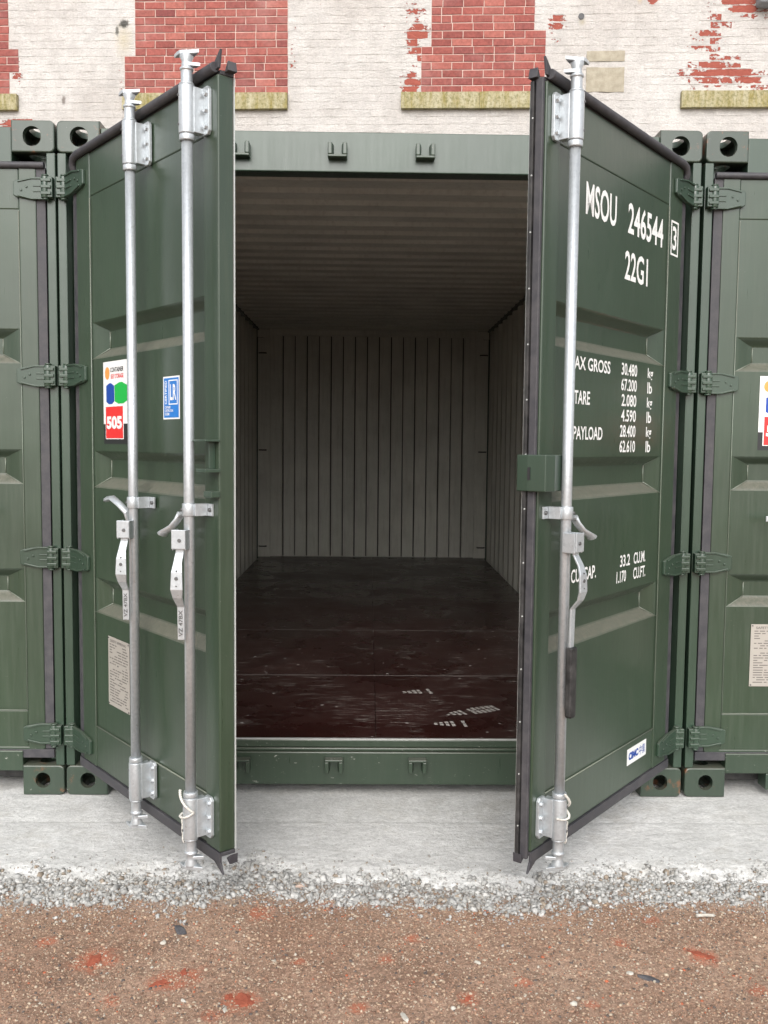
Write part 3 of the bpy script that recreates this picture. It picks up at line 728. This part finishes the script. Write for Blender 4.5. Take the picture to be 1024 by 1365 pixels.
def container(xc, label, specL, specR, sill_bottom, thL, thR, main):
    c = empty('shipping_container', (xc, 0, 0)); tag(c, label, 'container', GROUP)
    w, h, L = 1.219, 2.591, 6.058
    for ix in (-1, 1):
        for iy in (0, 1):
            for top in (0, 1):
                o = bpy.data.objects.new('corner_casting', ME_TOP if top else ME_BOT); C.objects.link(o); o.parent = c
                sx = -ix; sy = 1 if iy == 0 else -1
                o.scale = (sx, sy, 1); o.location = (ix*w, 0 if iy == 0 else L, h-.118 if top else 0)
        # posts
        m = MB(); m.box(ix*w, ix*(w-.033), .004, .150, .1185, h-.1185); m.box(ix*(w-.0335), ix*(w-.075), .070, .150, .1185, h-.1185); m.build('corner_post', M_green_clean, c, .003)
        m = MB(); m.box(ix*w, ix*(w-.100), L-.150, L-.004, .1185, h-.1185); m.build('corner_post', M_green_clean, c, .003)
        for zc in (2.340, 1.640, .943, .246):
            m = MB()
            px = ix*(w-.031)
            m.tube([(px, -.016, zc-.040), (px, -.016, zc+.040)], .0155, 14)
            for e in (-1, 1): m.tube([(px, -.016, zc+e*.0405), (px, -.016, zc+e*.047)], .013, 12)
            m.box(ix*(w-.002), ix*(w-.030), -.026, .0035, zc-.038, zc+.038)
            for e in (-.024, 0., .024): m.box(ix*(w-.006), ix*(w-.044), -.0325, -.004, zc+e-.006, zc+e+.006)
            m.build('hinge_lug', M_green_clean, c, .0025)
        m = MB(); m.box(ix*(w-.004), ix*(w-.064), .1785, L-.1785, h-.064, h-.004); m.build('top_rail', M_green_clean, c)
        m = MB(); m.box(ix*(w-.004), ix*(w-.060), .1785, L-.1785, .012, .172); m.build('bottom_rail', M_green_clean, c)
    wi = w-.162-.0005
    m = MB(); m.box(-wi, wi, .006, .085, 2.418, 2.567); m.box(-wi, wi, .0855, .140, 2.46, 2.575); hd = m.build('door_header', M_green_clean, c, .004)
    m = MB(); m.box(-wi, wi, .004, .090, sill_bottom, .176); m.box(-(w-.08), w-.08, .012, .060, .1765, .190); m.box(-(w-.08), w-.08, .018, .120, .1905, .2215)
    m.build('door_sill', M_sill, c, .004)
    m = MB(); m.box(-(w-.08), w-.08, .0175, .030, .2218, .2255); m.build('sill_edge', M_strip, c)
    for kx in spec_keepers[main]:
        for top in (1, 0):
            z0 = 2.463 if top else .103; z1 = z0 + .054
            m = MB(); e = 1
            m.box(kx-.040, kx+.040, .0035, -.004, z0, z1-.002) if False else None
            zz = z0 if top else z1-.010
            m.box(kx-.036, kx+.036, .0035, -.036, zz, zz+.010)
            for q in (-1, 1): m.prism([(kx+q*.036, .0035), (kx+q*.036, -.034), (kx+q*.020, -.034), (kx+q*.014, .0035)], z0+.0105 if top else z0, z1 if top else z1-.0105, 'z')
            m.build('cam_keeper', M_sill, c, .003)
    # roof, walls, end wall
    zr = 2.560; per = 28; p = corr(per, .2094, .020, .105, .018)
    y0 = .141
    roof = sheet('roof', [(-(w-.038), y0+t, zr+d-.020) for t, d in p], [(w-.038, y0+t, zr+d-.020) for t, d in p], c, .002, [M_int, M_green_clean])
    for ix in (-1, 1):
        p = corr(20, .2878, .036, .070, .072); x_in = w-.043
        ra = [(ix*(x_in + .036 - d), .151+t, .172) for t, d in p]; rb = [(ix*(x_in + .036 - d), .151+t, 2.545) for t, d in p]
        if ix == 1: ra, rb = rb, ra
        sheet('side_wall', ra, rb, c, .0016, [M_int, M_green])
    ew = 1.175; off = -(8*.246 + .110)/2; prof = [(-ew, 0)]
    for i in range(9):                       # flats stepping in and out, with a narrow deep fold between them
        b0 = off + i*.246; prof += [(b0, 0), (b0 + .110, 0)]
        if i < 8: prof += [(b0+.111, .085), (b0+.121, .085), (b0+.123, .030), (b0+.233, .030), (b0+.235, .085), (b0+.245, .085)]
    prof.append((ew, 0))
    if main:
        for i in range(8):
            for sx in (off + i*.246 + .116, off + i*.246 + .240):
                m = MB(); m.box(sx-.0048, sx+.0048, L-.110+.062, L-.110+.080, .226, 2.486); m.build('fold_shade_strip', M_fold_shade, c)  # dark strip added at each fold bottom so the fold reads as shaded
    sheet('end_wall', [(t, L-.110+d, .172) for t, d in prof], [(t, L-.110+d, 2.500) for t, d in prof], c, .002, [M_int, M_green])
    m = MB(); m.box(-(w-.04), w-.04, L-.148, L-.012, 2.4865, 2.545); m.build('end_header', M_int, c, .003)
    for ix in (-1, 1):
        m = MB(); m.box(ix*1.0455, ix*1.170, L-.165, L-.152, .2255, 2.455); m.build('inner_post', M_int, c, .003)
        m = MB(); m.box(ix*1.050, ix*1.172, L-.186, L-.1788, 2.4555, 2.538); m.build('inner_gusset', M_int, c, .003)
        if main:
            for zc in (2.30, 1.32, .335):
                m = MB(); m.tube([(ix*1.085, L-.166, zc), (ix*1.095, L-.185, zc), (ix*1.150, L-.185, zc), (ix*1.160, L-.166, zc)], .006, 8); m.build('lashing_bar', M_black, c)
    if not main:
        m = MB(); m.box(-wi, wi, .105, .165, .034, .128); m.build('cross_member', M_black, c, .003)
    # floor
    ys_ = [.1205, 1.030, 2.165, 3.390, 4.600, L-.112] if main else [.1205, L-.112]
    m = MB(); m.box(-(w-.062), w-.062, .1215, L-.112, .130, .1925); m.build('floor_frame', M_black, c)
    for i, (a, b) in enumerate(zip(ys_, ys_[1:])):
        for q in ((-1, 1) if main else (0,)):
            m = MB(); x0, x1 = (-1.158, -.0012) if q < 0 else ((.0012, 1.158) if q > 0 else (-1.158, 1.158))
            if q == 0 or i or True: m.box(x0, x1, (.0305 if i == 0 else a+.0012), b-.0012, .1935 if i else .2220, .2252)
            m.build('floor_panel', M_ply, c, .001)
        if main and i:
            m = MB(); m.box(-1.158, 1.158, a-.0045, a+.0045, .2, .2256); m.build('floor_joint', M_joint, c)
    dy = spec_dy[main]
    dL = make_door(c, 1, specL['org'], thL, specL['W'], specL['a_in'], specL['blade'], specL)
    dR = make_door(c, -1, specR['org'], thR, specR['W'], specR['a_in'], specR['blade'], specR)
    return c, dL, dR
spec_keepers = {True: (-.53, -.165, .165), False: (-.47, -.085, .085, .47)}
spec_dy = {True: -.03, False: .012}

def oL(o): d = dict(W=1.130, a_in=.078, blade=(-.006, .168), org=(-1.169, -.030, 0), rods=(.664, 1.047)); d.update(o); return d
def oR(o): d = oL(o); d['org'] = (1.169, -.030, 0); d.update(o); return d
main, dL, dR = container(0., 'dark green storage container with both doors swung open showing its empty inside, in the middle',
    oL({}), oR({'rods': (1.055,), 'astragal': True, 'grip': True}), .044, .9009, .8876, True)
unit_sticker(dL, .297); cert_sticker(dL, .768); data_plate(dL, .315)
lettering_right(dR)
# maker's sticker low on the right door
m = Text(); m.rect(-.432, -.262, .254, .313, .0022); m.build('maker_sticker', M_vinyl, dR)['label'] = 'small white CIMC sticker with blue letters'
m = Text(); m.add('CIMC', -.420, -.335, .270, .298, .0015, .06); m.add('中集', -.328, -.272, .266, .302, .0015, .0); m.build('printed_text', M_navy, dR, recalc=False)
# keeper brackets on the left door's free edge, sealing box on the right door's
for z, a0, a1, t_ in ((1.396, 1.060, 1.138, .006), (1.308, 1.082, 1.140, .010)):
    m = MB(); m.box(a0, a1, -.0005, -.048, z, z+t_); m.build('edge_bracket', M_green_clean, dL, .0015)
m = MB(); m.box(1.104, 1.110, -.0005, -.020, 1.318, 1.396); m.build('edge_web', M_green_clean, dL, .001)
m = MB(); m.box(1.092, 1.138, -.0005, -.030, 1.236, 1.254); m.build('edge_bracket', M_green_clean, dL, .002)
m = MB()
m.prism([(-1.025, -.0005), (-1.150, -.0005), (-1.150, .058), (-1.158, .058), (-1.163, .020), (-1.163, -.040), (-1.120, -.046), (-1.025, -.030)], 1.262, 1.368, 'z')
m.build('sealing_box', M_green_clean, dR, .003)
m = MB(); m.box(-1.1631, -1.166, .010, .018, 1.296, 1.332); m.build('seal_slot', M_blk, dR)

specC = dict(W=1.262, a_in=.134, blade=(.090, .216), closed=True)
def closed(xc, label):
    e = 1.219 + .058
    return container(xc, label, dict(specC, org=(-e - .0, .012, 0), W=e-.003, rods=(e-.47, e-.125)), dict(specC, org=(e, .012, 0), W=e-.005, rods=(e-.47, e-.125)), .095, 0, 0, False)
left_c, ldL, ldR = closed(-2.446, 'dark green container with shut doors, cut off by the left edge of the photo')
right_c, rdL, rdR = closed(2.452, 'dark green container with shut doors and sticker edge showing, cut off by the right edge')
unit_sticker(rdL, .305); data_plate(rdL, .307)
m = MB(); m.box(-.892, -.840, .0035, .080, .028, .0945); m.build('sill_bracket', M_green_clean, right_c, .004)

# door cords tied round the bottom of the inner rods
def cord(door, s, a, label):
    mw = door.matrix_world
    T_ = Matrix.Translation(door.location) @ Matrix.Rotation(door.rotation_euler[2], 4, 'Z')
    pts = []
    for t in np.linspace(0, 1, 26):
        ang = -2.2 + t*5.2; zz = .362 - .075*t - .03*math.sin(t*3.1)
        pts.append((s*a + .0275*math.cos(ang)*1.0, -.052 - .0275*abs(math.sin(ang)) - .004, zz))
    pts += [(s*a - .026*s, -.066, .262), (s*a - .028*s, -.064, .22), (s*a - .024*s, -.062, .185)]
    m = MB()
    for ph in (0, math.pi):
        pp = []
        for i in range(len(pts)-1):
            p, q = Vector(pts[i]), Vector(pts[i+1])
            for k in range(4):
                v = p.lerp(q, k/4); w_ = (i*4+k)*1.1 + ph
                pp.append(T_ @ (v + Vector((.0022*math.cos(w_), .0022*math.sin(w_), 0))))
        m.tube(pp, .0026, 6)
    tag(m.build('cord', M_cord), label, 'cord', 'cords tied round the rods')
M_cord = stone_mat('off_white_twine', (.50, .48, .43), (.72, .70, .65), 200)
cord(dL, 1, 1.047, 'off white twisted cord knotted round the foot of the left door rod')
cord(dR, -1, 1.055, 'off white twisted cord hanging round the foot of the right door rod')

# boot prints on the plywood
fps = [o for o in main.children if o.name.startswith('floor_panel')]
def boot(x, y, rz, half=False):
    m = MB(); rg = random.Random(int(x*1000))
    ca, sa = math.cos(rz), math.sin(rz)
    def blk(u0, u1, v0, v1):
        p = [(u0, v0), (u1, v0), (u1, v1), (u0, v1)]
        m.prism([(x + ca*a - sa*b, y + sa*a + ca*b) for a, b in p], .2254, .2258, 'z')
    for i in range(11):
        u = -.13 + i*.024
        if i == 4: continue
        wd = .050*(1 - abs((u-.03)/.19)**2)
        for v0, v1 in ((-wd, -wd*.2), (wd*.05, wd*.8)):
            if rg.random() < .06 or (half and i > 5): continue
            k = rg.uniform(.8, 1); blk(u, u+.016*k, v0, v1*k)
    m.build('boot_print', M_dust, fps[1])
boot(.425, .415, .45); boot(.375, .235, .1, True)
boot(.26, .74, .2, True)

# ---------------------------------------------------------------- brick wall behind the containers
def paint_brick_mat():
    t = NT('peeling_white_paint_on_brick'); P = t.coord('World')
    sp = t.n('ShaderNodeSeparateXYZ'); t.l(P, sp.inputs[0]); X_, Z_ = t.math('MULTIPLY', sp.outputs[0], 1.0015), sp.outputs[2]
    a = t.noise(P, 1.1, 5, .6); b = t.noise(P, 7, 6, .7); f1 = t.noise(P, 26, 6, .8, (1, 1, 1.7)); f2 = t.noise(P, 17, 7, .8, (.8, 1, 2.2))
    c = t.mix(t.ramp(a, [(.35, 0.), (.65, 1.)]), (.60, .56, .525), (.70, .67, .64))
    c = t.mix(1., c, t.ramp(b, [(.25, .80), (.75, 1.10)]), 'MULTIPLY')
    c = t.mix(1., c, t.ramp(t.noise(P, 55, 5, .8, (1, 1, 1.6)), [(.3, .80), (.7, 1.10)]), 'MULTIPLY')
    # grime cracks, mostly along the courses
    jz = t.math('ABSOLUTE', t.math('SUBTRACT', t.math('FRACT', t.math('DIVIDE', t.math('SUBTRACT', Z_, 5.0335-.0785*20), .0785)), .5))   # .5 at joints
    jn = t.math('ADD', t.math('MULTIPLY', t.ramp(jz, [(.40, 0.), (.48, 1.)]), .16), f2)
    c = t.mix(t.ramp(jn, [(.66, 0.), (.72, .55)]), c, (.25, .215, .18))
    c = t.mix(t.ramp(f1, [(.63, 0.), (.68, .7)]), c, (.22, .185, .15))
    # peeled spots, weighted to certain areas
    reg = None
    for x, z, rx, rz, k in ((3.55, 5.20, .75, .26, .46), (3.75, 5.85, .55, .30, .40), (3.35, 5.60, .40, .22, .34), (.42, 5.65, .22, .50, .44), (.38, 5.12, .20, .20, .50), (1.85, 5.72, .18, .30, .30), (2.83, 5.95, .10, .09, .55), (-3.80, 5.35, .09, .35, .34), (-3.82, 4.72, .35, .10, .8), (-.87, 5.5, .06, .6, .22), (-2.68, 5.2, .06, .2, .2), (-3.0, 4.95, .3, .12, .1)):
        dx = t.math('DIVIDE', t.math('SUBTRACT', X_, x), rx); dz_ = t.math('DIVIDE', t.math('SUBTRACT', Z_, z), rz)
        d = t.math('SQRT', t.math('ADD', t.math('MULTIPLY', dx, dx), t.math('MULTIPLY', dz_, dz_)))
        g = t.math('MULTIPLY', t.ramp(d, [(.2, 1.), (1., 0.)]), k); reg = g if reg is None else t.math('MAXIMUM', reg, g)
    # one random value a brick, so that whole bricks lose their face together
    cv = t.n('ShaderNodeCombineXYZ'); row = t.math('FLOOR', t.math('DIVIDE', t.math('SUBTRACT', Z_, 5.0335-.0785*20), .0785))
    t.l(t.math('FLOOR', t.math('ADD', t.math('DIVIDE', X_, .214), t.math('MULTIPLY', row, .5))), cv.inputs[0]); t.l(row, cv.inputs[2])
    wn = t.n('ShaderNodeTexWhiteNoise'); wn.noise_dimensions = '3D'; t.l(cv.outputs[0], wn.inputs['Vector'])
    pv = t.math('ADD', t.math('ADD', reg, t.math('MULTIPLY', wn.outputs['Value'], .30)), t.math('MULTIPLY', t.math('SUBTRACT', t.noise(P, 15, 5, .65, (1, 1, 1.7)), .5), .9))
    pv = t.math('SUBTRACT', pv, t.math('MULTIPLY', t.ramp(jz, [(.36, 0.), (.46, 1.)]), .22))
    pm = t.ramp(pv, [(.455, 0.), (.470, 1.)])
    bc = t.mix(t.noise(P, 30, 4), (.30, .075, .055), (.42, .12, .085))
    c = t.mix(pm, c, bc)
    # yellow water stain and a dark smear of moss
    def spot(x, z, rx, rz, col, k, lo=.35, hi=.9):
        nonlocal c
        dx = t.math('DIVIDE', t.math('SUBTRACT', X_, x), rx); dz_ = t.math('DIVIDE', t.math('SUBTRACT', Z_, z), rz)
        d = t.math('SUBTRACT', 1.35, t.math('ADD', t.math('SQRT', t.math('ADD', t.math('MULTIPLY', dx, dx), t.math('MULTIPLY', dz_, dz_))), t.math('MULTIPLY', t.noise(P, 22, 6, .8), .9)))
        c = t.mix(t.math('MULTIPLY', t.ramp(d, [(lo, 0.), (hi, 1.)]), k), c, col)
    spot(-2.65, 5.60, .22, .42, (.50, .42, .24), .55); spot(-2.645, 5.755, .10, .09, (.05, .05, .045), .9, .3, .6); spot(-2.72, 5.68, .04, .10, (.06, .06, .05), .8, .3, .6)
    spot(2.12, 5.74, .09, .08, (.42, .36, .22), .6); spot(2.70, 5.95, .06, .08, (.55, .42, .25), .7); spot(-3.30, 4.98, .05, .12, (.12, .09, .07), .7, .4, .7)
    t.bump(t.math('ADD', t.math('MULTIPLY', f2, 1.5), t.math('SUBTRACT', t.math('MULTIPLY', f1, 1.4), t.math('MULTIPLY', pm, .6))), 1., .010)
    return t.set(c, .8, 0, .3)
def red_brick_mat():
    t = NT('red_infill_brick'); P = t.coord('Object'); oi = t.n('ShaderNodeObjectInfo')
    W_ = t.coord('World')
    c = t.ramp(oi.outputs['Random'], [(0, (.225, .066, .056)), (.25, (.315, .095, .078)), (.5, (.26, .082, .070)), (.75, (.36, .125, .10)), (1, (.20, .060, .056))])
    c = t.mix(1., c, t.ramp(t.noise(W_, 30, 5, .7), [(.3, .70), (.7, 1.25)]), 'MULTIPLY')
    c = t.mix(t.ramp(t.noise(W_, 2.2, 4, .6), [(.5, 0.), (.75, .35)]), c, (.50, .30, .27))
    t.bump(t.noise(W_, 70, 4, .7), .4, .003); return t.set(c, .88, 0, .3)
def mortar_mat():
    t = NT('pale_pink_mortar'); P = t.coord('World')
    c = t.mix(t.noise(P, 24, 5, .7), (.50, .36, .31), (.62, .49, .43)); t.bump(t.noise(P, 90, 4), .5, .002); return t.set(c, .95, 0, .2)
def sill_mat():
    t = NT('lichen_stained_stone'); P = t.coord('World')
    a = t.noise(P, 6, 6, .7, (3, 1, .6)); b = t.noise(P, 34, 5, .75)
    c = t.mix(t.ramp(a, [(.36, 0.), (.62, 1.)]), (.27, .225, .085), (.43, .39, .27))
    c = t.mix(t.ramp(b, [(.45, 0.), (.64, .75)]), c, (.15, .14, .055))
    c = t.mix(t.ramp(t.noise(P, 12, 6, .8, (6, 1, .5)), [(.58, 0.), (.72, .6)]), c, (.52, .48, .38))
    t.bump(b, .6, .004); return t.set(c, .93, 0, .2)
M_wpaint, M_rbrick, M_mortar, M_sillst = paint_brick_mat(), red_brick_mat(), mortar_mat(), sill_mat()
M_bstone = stone_mat('bare_sandstone', (.28, .245, .185), (.42, .38, .30), 14)
wall = empty('brick_wall', (0, 6.35, 0), -math.atan(.055))
tag(wall, 'old white painted brick building wall with bricked up windows, rising behind the containers', 'wall')
Z0, CH, BL = 5.0335, .0785, .214
core = MB(); core.box(-16, 16, .0048, .45, -.08, 9.0); core.build('wall_core', M_wpaint, wall)
# red bricked up openings: per course spans in wall coordinates
def red_span(zm):
    sp = [((-4.95, -3.875) if zm > 5.53 or zm < 5.24 else (-4.95, -3.775)) if zm > Z0 else None,
          ((-2.530, -.920) if zm > 5.405 else (-2.645, -.920)) if zm > Z0 else None,
          ((.570 if zm > 5.49 else .470, 1.632 if zm > 5.70 else (1.675 if zm > 5.64 else 1.750))) if zm > Z0 else None]
    return [s_ for s_ in sp if s_]
for k, (x0, x1) in enumerate(((-4.95, -3.878), (-2.645, -.922), (.475, 1.745))):
    m = MB()
    for i in range(13):
        zl = Z0 + i*CH; s_ = red_span(zl + .04)[k]; m.box(s_[0], s_[1], .0035, .02, zl, zl+CH - .0001*(i+1) if False else zl+CH)
    m.build('mortar', M_mortar, wall)
SILLS = [(-5.0, -3.780), (-2.66, -.918), (.266, 1.86), (3.142, 4.9)]
brick_cache = {}
def brick_mesh(w, h, mat, key, proud, var):
    kk = (round(w, 3), round(h, 3), key, var)
    if kk in brick_cache: return brick_cache[kk]
    rg = random.Random(hash(kk) & 0xffff); bm = bmesh.new(); j = lambda k=.0016: rg.uniform(-k, k)
    e = .004 if key == 'r' else .0018
    ring0 = [(-w/2+j(), .03, -h/2+j()), (w/2+j(), .03, -h/2+j()), (w/2+j(), .03, h/2+j()), (-w/2+j(), .03, h/2+j())]
    ring1 = [(x, -proud+.004, z) for x, y, z in ring0]; ring2 = [(x - math.copysign(e, x) + j(), -proud + j(.001), z - math.copysign(e, z) + j()) for x, y, z in ring0]
    rs = [[bm.verts.new(p) for p in r_] for r_ in (ring0, ring1, ring2)]
    for a, b in zip(rs, rs[1:]):
        for q in range(4): bm.faces.new([a[q], a[(q+1) % 4], b[(q+1) % 4], b[q]])
    bm.faces.new(rs[2]); bmesh.ops.recalc_face_normals(bm, faces=bm.faces[:])
    me = bpy.data.meshes.new('brick'); bm.to_mesh(me); bm.free(); me.materials.append(mat); brick_cache[kk] = me; return me
rg = random.Random(11); rest = []
white = []
for i in range(-9, 14):
    zl = Z0 + i*CH; zm = zl + CH/2
    spans = red_span(zm) if i >= 0 else []
    # red bricks
    for (x0, x1) in spans:
        x = x0 + .004; first = True
        while x < x1 - .02:
            w_ = BL - .010
            if first: w_ = (.100 if i % 2 else .204) + rg.uniform(-.01, .01); first = False
            if rg.random() < .05: w_ = .095
            w_ = min(w_ + rg.uniform(-.003, .003), x1 - .002 - x)
            if x1 - x - w_ < .06: w_ = x1 - .002 - x
            w_ = round(w_/.006)*.006
            if x + w_ > -4.3:
                o = bpy.data.objects.new('brick', brick_mesh(w_, CH-.0080, M_rbrick, 'r', .004, rg.randrange(3))); C.objects.link(o); o.parent = wall
                o.location = (x + w_/2, rg.uniform(-.001, .0015), zm + rg.uniform(-.0015, .0015))
            x += w_ + .0085
    # painted bricks
    blocked = sorted([(a-.001, b+.001) for a, b in spans] + ([(a, b) for a, b in SILLS] if i in (-1, -2) else []) + ([(2.172, 2.563)] if i in (0, 1, 2, 4) else []))
    x = -4.3 - rg.uniform(0, .2); cur = x; segs = []
    for a, b in blocked:
        if a > cur: segs.append((cur, a))
        cur = max(cur, b)
    segs.append((cur, 4.8))
    for (a, b) in segs:
        x = a
        while x < b - .03:
            w_ = (BL if (i % 4) else .108) - .006; w_ += rg.uniform(-.008, .008)
            if x == a: w_ *= rg.uniform(.4, 1)
            w_ = min(w_, b - x); w_ = w_ if b - x - w_ > .05 else b - x
            white.append((x + w_/2, zm, w_)); x += w_ + .0025
# the painted bricks that show largest are parts, the others one joined part
vis = [q for q in white if -4.1 < q[0] < 4.15 and 4.62 < q[1] < 6.02 and not (-1.9 < q[0] < .2 and q[1] < 4.62)]
vis.sort(key=lambda q: -q[2])
n_red = sum(1 for o in wall.children if o.name.startswith('brick'))
keep = set(vis[:max(0, 296-n_red)])
bmr = bmesh.new()
for q in white:
    me = brick_mesh(round(q[2]/.012)*.012, CH-.0025, M_wpaint, 'w', .004, rg.randrange(3)); p = (q[0], 0.0068 + rg.uniform(-.0018, .0012), q[1] + rg.uniform(-.0035, .0035))
    if q in keep:
        o = bpy.data.objects.new('brick', me); C.objects.link(o); o.parent = wall; o.location = p; o.rotation_euler[1] = rg.uniform(-.006, .006)
    else:
        n0 = len(bmr.verts); bmr.from_mesh(me); bmr.verts.ensure_lookup_table()
        for v in bmr.verts[n0:]: v.co += Vector(p)
me = bpy.data.meshes.new('painted_bricks'); bmr.to_mesh(me); bmr.free(); me.materials.append(M_wpaint)
o = bpy.data.objects.new('painted_bricks', me); C.objects.link(o); o.parent = wall; o['kind'] = 'stuff'
for k, (a, b) in enumerate(SILLS):
    cuts = [a] + [a + (b-a)*.51] + [b] if k in (2,) else [a, b]
    for p, q in zip(cuts, cuts[1:]):
        m = MB(); n_ = 14; 
        m.box(p, q-.003, -.055, .02, 4.868, 5.0305); bmesh.ops.subdivide_edges(m.bm, edges=m.bm.edges[:], cuts=6, use_grid_fill=True)
        for v in m.bm.verts: v.co += Vector((0, .004*mn.noise(v.co*9), .004*mn.noise(v.co*7 + Vector((5, 0, 0)))))
        m.build('window_sill', M_sillst, wall, 0)
for z0, z1 in ((5.040, 5.285), (5.346, 5.450)):
    m = MB(); m.box(2.173, 2.562, -.004, .03, z0, z1); bmesh.ops.subdivide_edges(m.bm, edges=m.bm.edges[:], cuts=9, use_grid_fill=True)
    for v in m.bm.verts: v.co += Vector((0, .010*mn.noise(v.co*12), .005*mn.noise(v.co*9)))
    m.build('stone_block', M_bstone, wall, 0)
m = MB(); m.tube([(2.108, .01, 5.795), (2.108, -.008, 5.795)], .030, 14); m.build('drain_hole', M_blk, wall)
m = MB(); m.box(3.865, 4.35, -.16, -.006, 5.852, 6.06); m.build('wall_box', stone_mat('grey_box_paint', (.20, .21, .22), (.28, .29, .30)), wall, .02)
